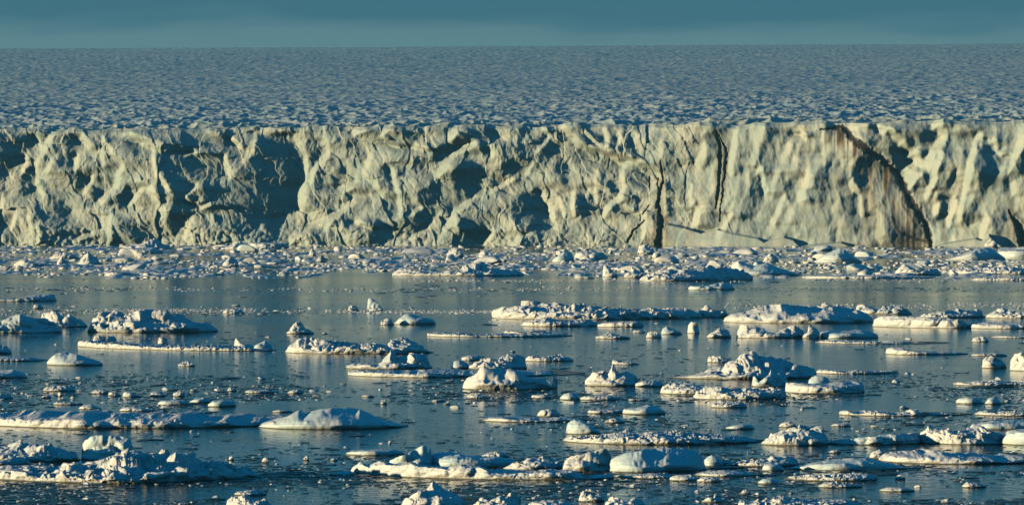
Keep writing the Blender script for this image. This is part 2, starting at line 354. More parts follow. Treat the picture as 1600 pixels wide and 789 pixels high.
# dirt seam, streaks below it, and the dark cracks
px_, py_ = PXc + 3.2 * fbm(PXc / 9, PYc / 9, seed=200, octv=5, gain=.65), PYc + 3.2 * fbm(PXc / 9, PYc / 9, seed=201, octv=5, gain=.65)
SEAM = [(1286,204),(1318,199),(1334,214),(1352,229),(1380,248),(1402,268),(1418,296),(1434,322),(1448,346),(1456,366),(1459,386)]
d_, t_ = dline(px_, py_, SEAM)
wd = np.interp(t_, [0, .1, .25, .5, .7, .9, 1], [1.2, 4.0, 6.2, 4.2, 6.4, 5.0, 3.2]) * (1 + .7 * fbm(PXc / 6, PYc / 6, seed=205, octv=3))
dirt = sm(1.25, .5, d_ / wd)
seam_y = np.interp(px_, [p[0] for p in SEAM], [p[1] for p in SEAM])
below = py_ - seam_y
inside = sm(0, 3, below) * sm(1284, 1290, px_) * sm(1459, 1456, px_)
streak = np.clip(.5 + .9 * noise(PXc / 2.6, PYc / 55, seed=210) + .5 * noise(PXc / 7, PYc / 70, seed=211), 0, 1.2)
och = 1.25 * inside * streak * np.exp(-np.maximum(below, 0) / 110.0) * (0.35 + .65 * sm(1290, 1400, px_))
och = np.maximum(och, inside * 1.1 * np.exp(-((below - 12) / 20.0) ** 2) * streak)
bz, _ = dline(px_, py_, [(1400, 340), (1410, 362), (1432, 372), (1455, 380)]); dirt = np.maximum(dirt, .85 * sm(1.2, .4, bz / 3.2))
groove = -0.9 * sm(1.3, .2, d_ / wd)
for pts, ws, k in (([(1034,250),(1037,285),(1029,318),(1036,350),(1031,386)], [1.2, 2.0, 2.0, 4.0, 7.5], 1.0), ([(1028,280),(1031,300),(1026,325)], [1, 1.5, 1], .8),
                 ([(1016,322),(1005,335)], [1, 1], .5), ([(1008,345),(990,362),(982,380)], [.8, 1.5, 1.4], .7), ([(1014,275),(1015,300)], [.7, .7], .5),
                 ([(1121,205),(1127,232),(1127,262),(1124,300),(1122,325)], [1.6, 2.8, 3.2, 2.2, 1.2], 1.0), ([(1126,212),(1137,236),(1135,262),(1132,300),(1128,345)], [1, 1.6, 1.6, 1.2, .8], .9),
                 ([(1581,328),(1589,342),(1597,356),(1606,390)], [1.5, 3, 7, 10], 1.1), ([(345,300),(362,340),(374,372)], [.5, .6, .5], .3)):
    dd, tp = dline(px_, py_, pts); w = np.interp(tp, np.linspace(0, 1, len(ws)), ws)
    m = sm(1.15, .45, dd / w); dirt = np.maximum(dirt, m * k); groove = groove - 1.7 * m * k
    och = np.maximum(och, .6 * k * sm(4.5, .8, dd / w) * (PXc > 900) * (.5 + .5 * streak))
och = np.maximum(och, (.55 + .4 * streak) * inside * sm(318, 372, py_) * sm(1385, 1420, px_))
och = np.maximum(och, (.3 + .6 * streak) * sm(285, 340, py_) * sm(1018 - .0 * py_, 1027, px_) * sm(1042, 1036, px_))
dirt = np.maximum(dirt, .75 * streak * inside * sm(1392, 1425, px_) * sm(300, 365, py_)); dirt = np.maximum(dirt, .8 * inside * np.clip(streak - .15, 0, 1) * np.exp(-np.maximum(below, 0) / 13.0))
och = np.maximum(och, .55 * inside * sm(372, 384, py_) * sm(1300, 1340, px_))
D += groove + .16 * np.maximum(0, Sg - 185)
D -= 1.6 * sm(topz[None] - 1.6, topz[None] + .0, Z) ** 2                 # rounded rim
D -= 2.2 * (1 - Tg) * 0 - 0.045 * (TOP - Z)
Xc = X0 + NRM[0] * D; Yc = Y0 + NRM[1] * D
# lip: carries the rim back onto the snowfield
nb = 46; q = np.linspace(0, 1, nb + 1)[1:]
Xt, Yt, Zt = Xc[-1], Yc[-1], Z[-1]
backd = 34.0
Xe, Ye = X0[-1] - NRM[0] * backd, Y0[-1] - NRM[1] * backd
Xl = Xt + (Xe - Xt) * q[:, None]; Yl = Yt + (Ye - Yt) * q[:, None]
zp, _ = plat(Xl, Yl)
bl = sm(0, .3, q)[:, None]
Zl = Zt * (1 - bl) + zp * bl - 0.35 * sm(.82, 1, q)[:, None]
V = np.stack([np.concatenate([Xc, Xl]), np.concatenate([Yc, Yl]), np.concatenate([Z, Zl])], -1)
zz = np.zeros_like(Zl)
M_CLIFF, t, p = newmat('glacier_ice')
c = mixcol(t, ramp(t, noisetex(t, 0.09, 4, (1, 1, .35)), .38, .64), (0.45, 0.54, 0.51), (0.59, 0.63, 0.56))
c = mixcol(t, ramp(t, noisetex(t, 0.55, 5, (1, 1, .22)), .45, .7), c, (0.43, 0.56, 0.56))
a1 = N(t, 'ShaderNodeAttribute'); a1.attribute_name = 'ochre'; a2 = N(t, 'ShaderNodeAttribute'); a2.attribute_name = 'dirt'
c = mixcol(t, a1.outputs['Fac'], c, (0.21, 0.13, 0.065)); c = mixcol(t, a2.outputs['Fac'], c, (0.035, 0.026, 0.028))
t.links.new(c, p.inputs['Base Color']); p.inputs['Roughness'].default_value = .65; p.inputs['Specular IOR Level'].default_value = .2
b_ = N(t, 'ShaderNodeBump'); b_.inputs['Strength'].default_value = .28; b_.inputs['Distance'].default_value = .3
t.links.new(noisetex(t, 1.1, 6, (1, 1, .6), .65), b_.inputs['Height']); t.links.new(b_.outputs[0], p.inputs['Normal'])
nr = V.shape[0]
cliff = link_mesh('glacier_cliff', V.reshape(-1, 3), grid_faces(nr, len(s)), M_CLIFF, True,
                  attrs={'ochre': np.concatenate([np.clip(och, 0, 1), zz]), 'dirt': np.concatenate([np.clip(dirt, 0, 1), zz])})
tag(cliff, 'long vertical glacier ice cliff with scalloped sunlit face and dark dirt seams', 'glacier cliff', kind='structure')

# snowfield behind the rim
NC = 900; u = np.linspace(-0.125, 0.125, NC)
rows = [22.0]
while rows[-1] < 7600: rows.append(rows[-1] + 1.25 + 0.0016 * rows[-1] * (1 if rows[-1] < 5200 else 4))
rows = np.array(rows)
# point: along the fan direction u, at 'back' metres behind the front line
U, B = np.meshgrid(u, rows)
Yw = ((A0 @ NRM) - B) / (U * NRM[0] + NRM[1]); Xw = U * Yw
Zw, _ = plat(Xw, Yw)
Zw[0] -= 3
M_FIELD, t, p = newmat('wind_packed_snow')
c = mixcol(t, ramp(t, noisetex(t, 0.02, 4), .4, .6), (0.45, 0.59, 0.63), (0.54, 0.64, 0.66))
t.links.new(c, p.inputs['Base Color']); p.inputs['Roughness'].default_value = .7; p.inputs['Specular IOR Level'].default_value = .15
b_ = N(t, 'ShaderNodeBump'); b_.inputs['Strength'].default_value = .5; b_.inputs['Distance'].default_value = .5
t.links.new(noisetex(t, .5, 5, (1, .7, 1), .6), b_.inputs['Height']); t.links.new(b_.outputs[0], p.inputs['Normal'])
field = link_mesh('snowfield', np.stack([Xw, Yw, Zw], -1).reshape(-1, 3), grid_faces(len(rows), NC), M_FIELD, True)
tag(field, 'wide snowfield of low wind-packed ridges rising behind the cliff to the horizon', 'snowfield', kind='structure')

# ------------------------------------------------------------------ water
M_WATER, t, p = newmat('sea_water')
p.inputs['Base Color'].default_value = (0.006, 0.035, 0.055, 1); p.inputs['IOR'].default_value = 1.33
p.inputs['Roughness'].default_value = .09; p.inputs['Specular IOR Level'].default_value = .5
h1 = noisetex(t, 1.6, 4, (1, .45, 1), .6); h2 = noisetex(t, .17, 3, (1, .5, 1)); big = ramp(t, noisetex(t, .010, 3, (.8, 1.6, 1)), .35, .65)
ma = N(t, 'ShaderNodeMath', operation='MULTIPLY_ADD'); t.links.new(h2, ma.inputs[0]); ma.inputs[1].default_value = 1.4; t.links.new(h1, ma.inputs[2])
st = N(t, 'ShaderNodeMapRange'); t.links.new(big, st.inputs[0]); st.inputs[3].default_value = .12; st.inputs[4].default_value = .75
b_ = N(t, 'ShaderNodeBump'); b_.inputs['Distance'].default_value = .10; t.links.new(st.outputs[0], b_.inputs['Strength'])
t.links.new(ma.outputs[0], b_.inputs['Height']); t.links.new(b_.outputs[0], p.inputs['Normal'])
yy = np.array([-150., 0, 150, 400, 800, 1400, 1900, 2600]); xx = np.linspace(-1500, 1500, 9)
Xq, Yq = np.meshgrid(xx, yy)
water = link_mesh('water', np.stack([Xq, Yq, 0 * Xq], -1).reshape(-1, 3), grid_faces(len(yy), len(xx)), M_WATER, False)
tag(water, 'calm dark blue polar sea with fine ripples', 'sea', kind='structure')
# ------------------------------------------------------------------ ice on the water
TILE = {1: (0, 360), 2: (530, 360), 3: (1060, 360), 4: (0, 560), 5: (530, 560), 6: (1060, 560)}
TS = 0.3374
# tile ; style (r rubble, s smooth, f flat pan, w upright walled) ; waterline rows left,right ; front wall height ; outline of the top ; label
FLOES = """
1;f;107;16;560,92 590,80 700,79 752,92;smooth cream floe at the cliff foot, long and flat, left half of the pack band
1;r;160;20;355,158 372,140 388,112 410,102 430,112 448,128 462,158;pointed pale green chunk rising from the left part of the pack band
1;r;134;22;222,130 258,106 300,102 335,108 370,132;dark bluish block just left of the pointed pale green chunk
1;r;90;14;1036,84 1060,68 1085,52 1112,46 1135,66 1140,86;pinkish rubble heap right under the dark bay of the cliff
1;r;122;20;1428,120 1436,98 1446,84 1458,98 1468,118;small upright cream tooth in the pack band, left of centre
1;r;147;16;1462,142 1478,122 1490,112 1512,142;small tilted cream wedge beside the upright cream tooth
1;r;167;20;1028,162 1050,130 1072,120 1100,140 1108,164;cream lump near the open-water edge of the left pack band
1;r;164;20;264,160 275,130 288,120 312,150 318,162;small pinkish tooth in front of the dark bluish block
1;r;170;14;90,160 120,146 180,150 240,158 262,168;low mauve rubble floe near the left edge of the pack band
1;r;92;18;560,84 620,68 680,48 705,34 720,40 760,62 790,84;bluish rubble heap peaked against the cliff above the smooth cream floe
1;f;82;18;1145,72 1160,57 1240,55 1320,60 1335,76;shaded blue slab lying along the foot of the dark cliff bay
1;f;213;14;476,205 495,190 540,190 590,192 608,206;lone dark blue floe adrift just below the left pack band
1;f;330;18;-20,322 60,316 95,306 150,297 232,294 246,318;dark-sided floe at the left edge between two brash lines
1;r;364;12;150,360 160,340 176,338 200,356;small cream heap under the dark-sided floe at the left edge
1;r;448;16;170,430 182,386 240,368 262,380 290,398 332,392 350,402 400,432;cream rubble heaps rising behind the shaded front of the broad left floe
1;w;476;40;-30,425 0,415 40,398 85,386 130,402 200,408 245,430 270,456;broad blue-fronted floe touching the left edge at mid height, cream rubble at its foot
1;r;476;34;385,440 420,402 455,385 500,374 540,384 580,382 610,372 650,368 702,360 760,380 830,394 880,424 950,430 990,462;large humped floe with sunlit crumbly left flank and long blue shaded right side
1;r;385;10;1028,378 1045,366 1075,362 1110,366 1132,380;small sunlit crumble mirrored in the upper left water
1;r;479;14;1322,474 1342,448 1365,432 1385,416 1402,430 1412,448 1452,470;small pyramid of ice standing alone in the left water
1;r;545,566;22;330,524 345,512 400,510 460,514 560,520 640,530 760,528 900,530 1020,532 1120,540 1240,548 1262,558;long thin rubble-topped floe edged in cream, above the smooth grey mound
1;r;516;14;428,514 432,488 455,482 484,490 490,512;squarish cream block on the left end of the long thin rubble floe
1;r;515;14;494,512 500,490 520,484 535,494 540,512;second rounded block beside the squarish one on the long thin rubble floe
1;r;526;16;728,522 732,498 750,493 772,500 778,522;boxy cream block halfway along the long thin rubble floe
1;r;548;20;1082,544 1086,508 1100,500 1130,524 1170,530 1176,546;pair-topped cream block near the right end of the long thin rubble floe
1;s;556;26;1168,552 1178,532 1205,520 1225,508 1240,520 1258,534 1260,552;smooth cream boulder at the right tip of the long thin rubble floe
1;r;573;26;1302,562 1318,545 1345,520 1385,495 1430,500 1450,510 1480,504 1540,514 1600,518 1660,530 1720,524 1790,530 1812,500 1840,490 1880,496 1920,528 1960,544 2005,568;rugged floe left of centre with a round hill of rubble on its right end
1;s;627;16;203,612 222,590 250,572 290,559 330,568 400,588 450,606 467,620;smooth grey mound alone in the left water
1;f;607;12;-20,582 60,582 130,588 205,600;low dark blue floe at the left edge beside the smooth grey mound
1;r;573;20;-20,540 0,528 18,532 44,560;rounded blue lump cut by the left edge above the low dark floe
1;s;686;20;-20,655 0,644 50,643 90,656 112,674;dark rounded floe at the left edge under the low dark blue one
1;r;630;8;818,622 840,608 870,604 902,620;low dim scrap in open water right of the smooth grey mound
2;r;213;14;240,198 265,186 300,172 340,184 380,184 420,178 470,190 560,184 580,160 630,146 655,160 690,184 760,178 830,188 855,200;pinkish rubble floe at the front edge of the middle pack band
2;r;127;20;498,120 508,88 535,82 562,88 578,116;square-shouldered cream block in the middle of the pack band
2;r;134;20;642,130 655,100 670,84 700,90 724,128;sunlit cream hump with blue lee side, left of the long shaded slab
2;s;147;24;984,138 1010,120 1040,98 1075,98 1092,138;smooth cream dome with a blue back in the right half of the pack band
2;f;136;28;1088,128 1100,100 1150,92 1220,100 1250,126;shaded blue slab directly right of the smooth cream dome
2;r;110;22;1384,96 1388,72 1420,64 1450,76 1468,104;bright cream knob at the cliff foot below the dirty crack
2;r;216;22;1222,178 1232,162 1255,176 1270,180 1292,212;steep little cream block at the pack edge left of the smooth whaleback
2;r;221;24;1316,210 1335,192 1352,190 1358,164 1372,168 1392,188 1455,206;winged blue and cream chunk touching the smooth whaleback
2;r;238,232;22;1396,228 1420,210 1452,194 1500,182 1560,180 1630,182 1700,168 1735,164 1790,164 1850,178 1900,196 1925,222;smooth broad whaleback of pale green ice at the front of the pack band
2;r;223;10;1088,218 1105,208 1150,212 1184,218;row of crumbs in open water left of the smooth whaleback
2;w;373;28;130,330 130,314 146,312 165,322 182,332 190,352 206,366;thin leaning fin of ice standing alone in the middle water
2;r;373;12;38,368 50,346 75,348 90,368;small cream lump left of the leaning fin
2;r;437;14;188,430 202,410 235,406 254,430;small tan lump against the left end of the grey-blue mound
2;s;437;24;250,430 272,408 300,388 320,384 345,386 385,402 430,410 447,424;smooth grey-blue mound floating below the leaning fin
2;r;414;30;712,388 718,368 745,352 780,356 838,350 900,352 960,338 1010,336 1060,346 1130,336 1180,350 1240,366 1300,356 1360,370 1450,356 1500,366 1560,356 1640,368 1700,374;long rugged floe right of centre with a bright crumbly left end
2;w;362;28;838,350 842,326 880,324 928,328 942,348;flat-topped cream tower on the long rugged floe
2;r;446;18;842,434 865,424 900,414 960,404 1010,412 1060,414 1130,408 1170,414 1200,426;cream hummocked floe just in front of the long rugged floe
2;f;448;20;1196,436 1230,426 1300,420 1380,420 1416,434;blue shaded right half of the hummocked floe, dark and flat-topped
2;r;495;12;402,482 410,470 430,470 500,470 560,472 620,480 700,478 760,476 860,478 960,470 1085,484;long low dark floe in the centre of the water
2;r;478;10;758,474 775,462 800,462 862,476 900,460 950,460 968,474;thin pale slab on top of the long low dark floe
2;r;502;12;1188,492 1220,484 1245,468 1280,480 1352,494;small floe with a peaked middle right of the long low dark floe
2;r;473;7;1358,468 1370,460 1400,460 1418,468;tiny crumb row above the small peaked floe
2;r;497;12;1420,490 1432,472 1462,466 1492,486;small tan cluster left of the cream wedge
2;s;482;14;1490,474 1502,452 1520,442 1550,456 1592,472;smooth cream wedge lying on the water right of centre
2;r;642;26;24,640 28,622 80,620 130,614 178,620 200,606 212,588 226,566 236,550 255,560 262,592 300,574 360,562 400,574 420,596 432,618 420,634;craggy floe with a leaning knob, left of centre, riding a flat slab
2;f;684,676;20;22,672 28,652 80,645 200,648 400,644 600,650 800,652 1000,660 1150,672;flat shaded slab with cream left corner under the craggy floe
2;s;641;18;516,630 530,606 555,598 590,612 604,630;rounded tan boulder left of the blue domed floe
2;f;604;14;562,596 570,582 620,576 650,580 655,596;small cream pan behind the blue domed floe
2;r;642;24;598,634 625,610 648,600 690,592 720,596 790,572 830,576 862,590 872,630;blue domed floe with cream left lump, centre of the water
2;r;607;14;862,596 880,580 930,584 1030,574 1060,586 1088,598;low brash floe extending right of the blue domed floe
2;r;622;10;1262,616 1266,598 1280,598 1300,606 1345,606 1392,618;small floe with an upright stub at its left end
5;w;146;48;566,140 575,108 600,92 622,80 640,64 655,38 672,30 690,46 712,48 735,38 770,52 800,48 840,70 880,84 925,96 950,86 1000,54 1012,60 1000,96 985,128;craggy iceberg with a shark-fin right tip and bright faceted front
5;r;131;26;1142,124 1150,88 1175,66 1222,52 1248,66 1258,42 1265,20 1280,24 1288,72 1330,54 1365,74 1382,100 1400,104;spiky iceberg with a thin chimney of ice, right of the shark-fin berg
5;f;131;16;1370,118 1400,104 1460,98 1500,112 1514,126;low blue tongue trailing right of the spiky iceberg
5;r;165,168;26;1488,150 1500,128 1530,116 1560,110 1600,112 1650,120 1700,134 1760,150;crumbly cream floe-end just left of the curled white horn
5;s;192;20;1020,184 1040,164 1064,157 1100,160 1115,184;small rounded cream knob with a blue tail, below the spiky iceberg
5;f;193;14;1105,184 1140,172 1200,170 1250,168 1302,184;blue tail floe behind the small rounded knob
5;r;185;14;590,178 605,164 640,162 670,170 704,180;dull crumb floe under the shark-fin berg
5;f;184;10;888,176 895,168 950,166 986,176;flat cream plate right below the fin tip of the craggy iceberg
5;f;196;7;1338,190 1350,186 1400,186 1432,190;thin cream plate below the blue tail floe
5;f;200;6;426,196 440,191 470,191 494,197;thin cream plate alone in the dark water left of centre
5;f;179;7;100,174 120,168 148,169 164,175;low pale plate under the flat shaded slab
5;r;212;12;188,208 196,192 210,190 222,208;tiny cream crumb with a mirror streak left of centre
5;f;295;14;640,286 700,272 760,270 820,275 960,275 1080,276 1184,284;flat speckled pan with cream rim, centre of the lower water
5;r;270;26;915,264 925,246 945,236 972,230 1000,236 1025,262;white crumble pile on the flat speckled pan
5;f;256;12;1150,246 1165,236 1240,234 1300,236 1322,248;low tan floe right of the white crumble pile
5;s;259;20;1312,250 1322,232 1380,226 1430,214 1480,222 1516,244;grey smooth low mound right of the low tan floe
5;r;299;12;1228,292 1255,280 1280,272 1300,280 1328,294;small peaked scrap between the low tan floe and the tilted boulder
5;s;352;44;1050,350 1056,302 1072,288 1092,280 1130,288 1178,318 1218,346;tilted rounded boulder with cream face on the left end of the longest floe
5;r;402;30;1036,392 1044,372 1080,358 1130,356 1200,354 1300,346 1400,345 1500,340 1600,336 1700,350 1800,356 1900,362 1970,380 2000,392;longest thin floe at lower right with cream undercut rim
5;r;362;16;1264,356 1300,344 1330,326 1345,318 1372,352;little fang of snow on the longest thin floe
5;w;548,580;58;38,520 60,498 86,480 130,496 180,473 215,480 250,488 330,484 370,492 420,498 500,506 560,494 650,500 700,520 790,522 880,524 960,516 1080,520 1140,552 1200,545 1270,528 1284,536;longest foreground floe with an upright cream fluted wall in full sun
5;w;505;20;226,474 270,455 330,428 380,402 402,398 418,408 408,436 440,470;thin leaning plate of ice tilted up behind the fluted foreground wall
5;s;508;40;400,466 430,440 500,430 545,432 580,446 700,454 800,460 836,490;dark blue shaded hill of ice behind the fluted foreground wall
5;r;520;34;758,508 790,492 820,474 850,478 872,458 930,455 1000,464 1030,482 1050,510;bright nubbly rubble behind the right half of the fluted wall
5;w;526;48;1030,510 1042,470 1080,450 1120,446 1200,420 1245,418 1262,442 1268,500;pale faceted block between the nubbly rubble and the great blue slab
5;s;532,528;48;1240,515 1262,462 1320,440 1420,418 1500,412 1600,414 1650,424 1692,450 1714,486 1712,520;great smooth blue slab with a cream left face, lower centre right
5;f;556;14;1290,546 1340,536 1450,532 1580,540 1660,548;thin white pan in front of the great smooth blue slab
5;r;716;60;282,662 300,648 345,618 400,598 425,580 442,566 462,580 490,606 540,632 570,660 605,700;white knobbly berg cut by the bottom edge under the fluted wall
5;r;714;44;596,680 625,664 660,645 700,648 745,638 765,640 800,620 830,634 846,652 850,680;cream double lump at the bottom edge right of the white knobbly berg
5;f;712;34;840,690 880,662 960,652 1040,656 1110,680;dark blue floe at the bottom edge right of the cream double lump
5;r;664;24;1110,655 1125,622 1150,604 1190,608 1232,652;dull grey chunk floating right of centre near the bottom edge
5;r;700;32;1232,690 1240,660 1270,640 1305,646 1330,662 1370,640 1400,650 1422,680;cluster of rounded cream lumps at the bottom edge below the dull grey chunk
5;s;450;20;24,436 60,424 140,420 240,418 300,430;soft grey floe behind the left end of the fluted wall
5;r;458;14;656,452 690,434 730,426 760,434 792,452;small mottled floe behind the dark blue hill
4;f;325,326;34;-40,268 0,244 120,240 250,246 380,254 600,260 800,262 1000,268 1150,276 1290,284 1360,306;long flat floe running off the left edge with a dark undercut front
4;s;330;30;1176,318 1200,298 1240,284 1290,272 1322,268 1352,250 1376,238 1400,254 1440,240 1480,234 1560,228 1600,230 1660,234 1720,262 1800,294 1870,308 1880,324;big smooth blue hump with a cream nose, joined to the long flat left floe
4;r;215;12;240,208 260,200 310,202 380,208;thin crumb row above the long flat left floe
4;f;236;12;360,228 385,214 420,212 468,230;low tan pan under the thin crumb row
4;f;246;12;544,238 570,224 620,222 722,240;low tan pan with a dark right end above the long flat left floe
4;s;216;18;722,208 742,194 800,190 850,192 886,212;rounded grey-cream floe, first of three in a row left of centre
4;s;206;14;870,200 900,186 945,180 978,198;small middle one of the three rounded grey floes
4;s;224;22;958,214 985,196 1030,189 1070,192 1092,214;third and roundest of the three rounded grey floes in a row
4;r;172;16;498,168 506,154 530,148 562,170;small bright double lump left of the cream sliver
4;f;178;12;562,172 572,154 600,156 656,174;cream wedge-shaped sliver in the left water
4;f;176;12;690,170 702,154 740,154 768,170;tan flat crumb right of the cream sliver
4;r;176;14;792,170 808,158 830,144 852,146 854,168;tan two-peaked crumb beside the flat tan crumb
4;r;152;14;188,148 210,132 270,124 330,120 345,140;dull rubble strip in the left water
4;r;183;10;190,178 200,170 220,168 236,178;dark brown crumb under the dull rubble strip
4;r;176;12;264,172 268,156 282,154 288,172;tiny upright white nub under the dull rubble strip
4;r;151;12;1050,146 1062,132 1080,128 1098,146;tiny cream heap above the thin crumb raft
4;f;160;8;1128,154 1150,143 1230,144 1284,152;thin crumb raft below the tiny cream heap
4;r;163;12;1328,158 1345,148 1375,142 1404,156;small cream crumb group near the centre left
4;f;250;8;1256,244 1290,236 1330,238 1354,244;thin pale scrap above the cream nose of the big smooth hump
4;r;163;10;418,156 440,144 480,144 506,156;dim crumb strip left of the small bright double lump
4;r;188;14;-20,178 0,164 30,162 52,182;low mauve crumb pile at the left edge
4;w;472;60;366,462 368,404 384,378 412,362 440,358 480,354 540,357 600,371 634,394 630,440 624,462;big boulder with smooth cream face and blue shaded side at lower left
4;r;484;34;-40,420 0,400 40,382 62,374 84,388 120,396 200,402 216,388 226,402 280,420 330,440 352,470;jumbled blue-grey heap at the left edge beside the big boulder
4;r;494;22;-40,480 0,468 40,456 90,456 130,478;flat cream hump at the left edge in front of the jumbled heap
4;r;576,574;44;-60,505 0,494 60,500 140,492 230,496 330,488 360,488 400,478 452,463 510,434 545,426 582,421 604,430 624,442 690,436 742,436 800,446 850,450 880,470 930,486 980,490 1080,502 1150,520 1188,552;largest lower-left floe heaped with cream snow over a blue front
4;r;472;12;1056,468 1062,454 1072,449 1086,466;tiny round white ball of ice behind the lower-left floe's tip
4;r;481;14;1208,476 1216,460 1230,456 1246,476;tiny cream ball standing in the bright mirror streak
4;r;472;14;1402,468 1412,450 1424,448 1434,468;tiny bluish ball of ice right of the bright mirror streak
4;r;696;36;1042,680 1050,656 1072,640 1090,642 1120,630 1150,640 1166,656 1230,650 1262,680;cream humps with a dark blue tail at the bottom edge, left of centre
4;r;634;12;1078,628 1100,614 1160,608 1200,606 1234,626;dull crumb cluster just above the cream humps at the bottom edge
4;f;542;10;1518,534 1550,522 1620,520 1650,534;pale thin plate left of the fluted foreground wall
3;s;212;22;248,175 255,158 282,140 312,150 352,166 380,158 420,150 480,176 540,192 584,206;two-winged blue chunk with a bright curled left lip behind the smooth whaleback
3;r;147;20;392,140 405,118 430,105 455,118 468,140;cream pointed hump right of the two-winged blue chunk
3;s;152;34;630,146 660,124 700,102 750,84 770,86 800,106 862,144;big blue shaded hill in the right half of the pack band
3;r;207;28;1006,192 1030,170 1050,154 1066,156 1085,168 1110,186 1160,178 1205,174 1224,200;peaked cream block with a blue rubble tail at the right pack edge
3;f;224;10;588,212 640,206 760,208 900,206 1060,210 1210,214;thin speckled strip of ice along the right pack edge
3;r;203;14;1268,192 1290,178 1350,170 1420,174 1500,168 1600,172 1660,190;pale flat rubble floe at the far right of the pack band
3;r;233;10;1366,226 1400,218 1440,214 1500,218 1560,216 1620,226;string of cream lumps lining the water at the far right
3;s;140;34;1260,132 1330,108 1400,82 1440,76 1470,84 1500,110 1530,128;broad blue-white mound under the bright triangle at the cliff foot
3;s;134;34;1470,112 1500,90 1550,84 1600,88 1660,104;rounded grey mound cut by the right edge at the cliff foot
3;w;80;24;1415,78 1425,58 1446,36 1466,44 1484,76;bright cream triangle standing against the cliff at the far right
3;w;276;14;46,266 56,258 140,256 180,244 212,240 240,250 266,262;lone cream slab with a blue rubble right end in open water under the whaleback
3;f;430,432;24;222,408 260,388 330,374 380,358 420,345 500,340 600,346 700,352 762,350 840,364 900,384 928,410;broad flat-topped grey pan with a scalloped front, right of centre
3;r;404;30;88,396 100,372 118,352 132,344 150,362 165,372 190,368 220,372 240,396;cream peak on the left shoulder of the broad grey pan
3;r;352;8;660,350 672,334 684,334 704,346 720,350;tiny bright splinter on top of the broad grey pan
3;r;390;24;828,372 838,344 870,340 895,350 922,366 960,350 1000,352 1042,350 1092,382;tan rubble lump behind the right end of the broad grey pan
3;r;406;14;1118,398 1160,386 1200,378 1270,368 1300,360 1350,372 1400,362 1430,376;mottled rubble field above the bright cream log
3;r;408;20;1430,396 1470,382 1490,368 1520,360 1545,366 1600,378 1650,396;cream rubble heap at the right edge above the blue tail
3;w;448,456;36;910,436 916,412 942,397 1000,395 1060,396 1150,400 1190,403 1240,405 1300,412 1330,420 1356,436;long bright cream log-shaped floe in full sun, right side
3;f;456;18;1346,440 1380,426 1450,424 1540,426 1640,434;blue shaded tail right of the bright cream log
3;w;476;26;42,468 46,440 58,424 84,428 96,450 100,470;small upright square stack of ice mirrored in the water
3;r;498;18;128,492 150,476 176,462 192,448 214,452 240,466 250,490;compact rubble islet right of the small square stack
3;r;499;22;270,492 280,462 296,438 318,434 328,450 360,448 400,450 412,472 450,474 500,452 545,438 580,460 590,484;two-humped crumbly floe right of the compact rubble islet
3;r;500;28;574,490 598,470 602,440 622,436 640,450 658,472;upright cream stump between two low floes, right of centre
3;s;500;22;650,488 668,470 700,464 760,468 850,458 890,464 930,480 938,492;smooth blue low floe right of the upright cream stump
3;r;526;8;648,516 700,506 820,510 960,514 1100,516 1280,520;thin dark strip of crumbs below the smooth blue low floe
3;r;516;12;1362,508 1375,494 1410,488 1440,506;small tan cluster right of the thin dark crumb strip
3;r;498;8;1450,494 1490,486 1540,488 1620,492;thin crumb row near the right edge under the blue tail
3;f;576;20;972,560 978,545 1000,540 1042,542 1060,552 1110,558 1200,560 1300,562 1364,570;flat floe with a cream left pad and thin rubble tail, right side
3;r;582;8;1360,574 1420,568 1480,566 1532,576;crumb strip continuing the tail of the flat cream-padded floe
3;w;637;28;1404,628 1408,602 1424,584 1450,580 1500,598 1526,626;squat cup-shaped tan block near the right edge
3;r;652;70;1546,644 1550,590 1562,566 1600,562 1640,590 1650,640;tall tan block cut by the right edge beside the cup-shaped one
3;r;665;14;646,655 660,642 700,644 780,652 830,646 900,650 1000,648 1036,660;thin row of cream lumps right of the big sloping mound
3;r;688;22;-40,680 40,672 100,660 150,646 200,628 240,610 280,592 320,572 346,560 372,562 402,576 450,588 500,600 560,618 600,628 640,640 655,664;big sloping mound with a pinkish sunlit flank, right of centre
3;r;612;16;136,598 145,580 180,580 215,588 262,604;small tan scrap behind the left slope of the big mound
6;w;132;44;342,128 344,82 356,80 378,104 410,84 424,72 428,48 438,52 446,70 500,68 510,100 512,130;curled white horn of ice rising between the big mound and the flat floes
6;r;192;30;76,184 84,166 130,126 200,128 260,140 320,136 400,144 440,138 505,134 508,160;broad cream and blue floe in front of the curled white horn
6;f;162;30;504,134 510,112 600,114 700,116 762,104 820,106 862,110 872,138;dark blue flat floe right of the curled white horn
6;s;132;26;602,126 606,100 622,86 642,78 680,82 700,90 712,118;round cream boulder sitting on the dark blue flat floe
6;r;229;16;156,222 162,208 200,190 240,196 290,192 322,214;dull crumbly floe mirrored under the broad cream and blue floe
6;r;127;14;1286,118 1310,108 1360,114 1400,104 1440,106 1480,98 1540,106 1640,112;thin rubble strip cut by the right edge, below the cup-shaped block
6;s;209;20;1288,202 1300,186 1340,178 1390,182 1424,204;rounded tan lump, left one of two near the right edge
6;s;213;22;1422,206 1440,184 1470,176 1504,204;rounded tan lump with darker right side, right one of two near the right edge
6;r;267;18;752,258 765,242 790,236 830,250 880,240 960,248 1040,250 1086,250 1092,236 1130,238 1150,252 1260,254 1390,256;very long thin strip of cream lumps, lower right
6;r;267;14;1380,258 1410,246 1442,238 1480,248 1560,244 1650,250;right end of the long cream strip, cut by the right edge
6;s;328;16;218,320 250,310 300,302 340,306 358,320;smooth small tan floe above the longest thin floe
6;r;320;18;468,312 484,296 520,290 552,310;tan nub right of the smooth small tan floe
6;f;315;8;706,310 730,300 770,300 804,308;low brown pan above the walled slab
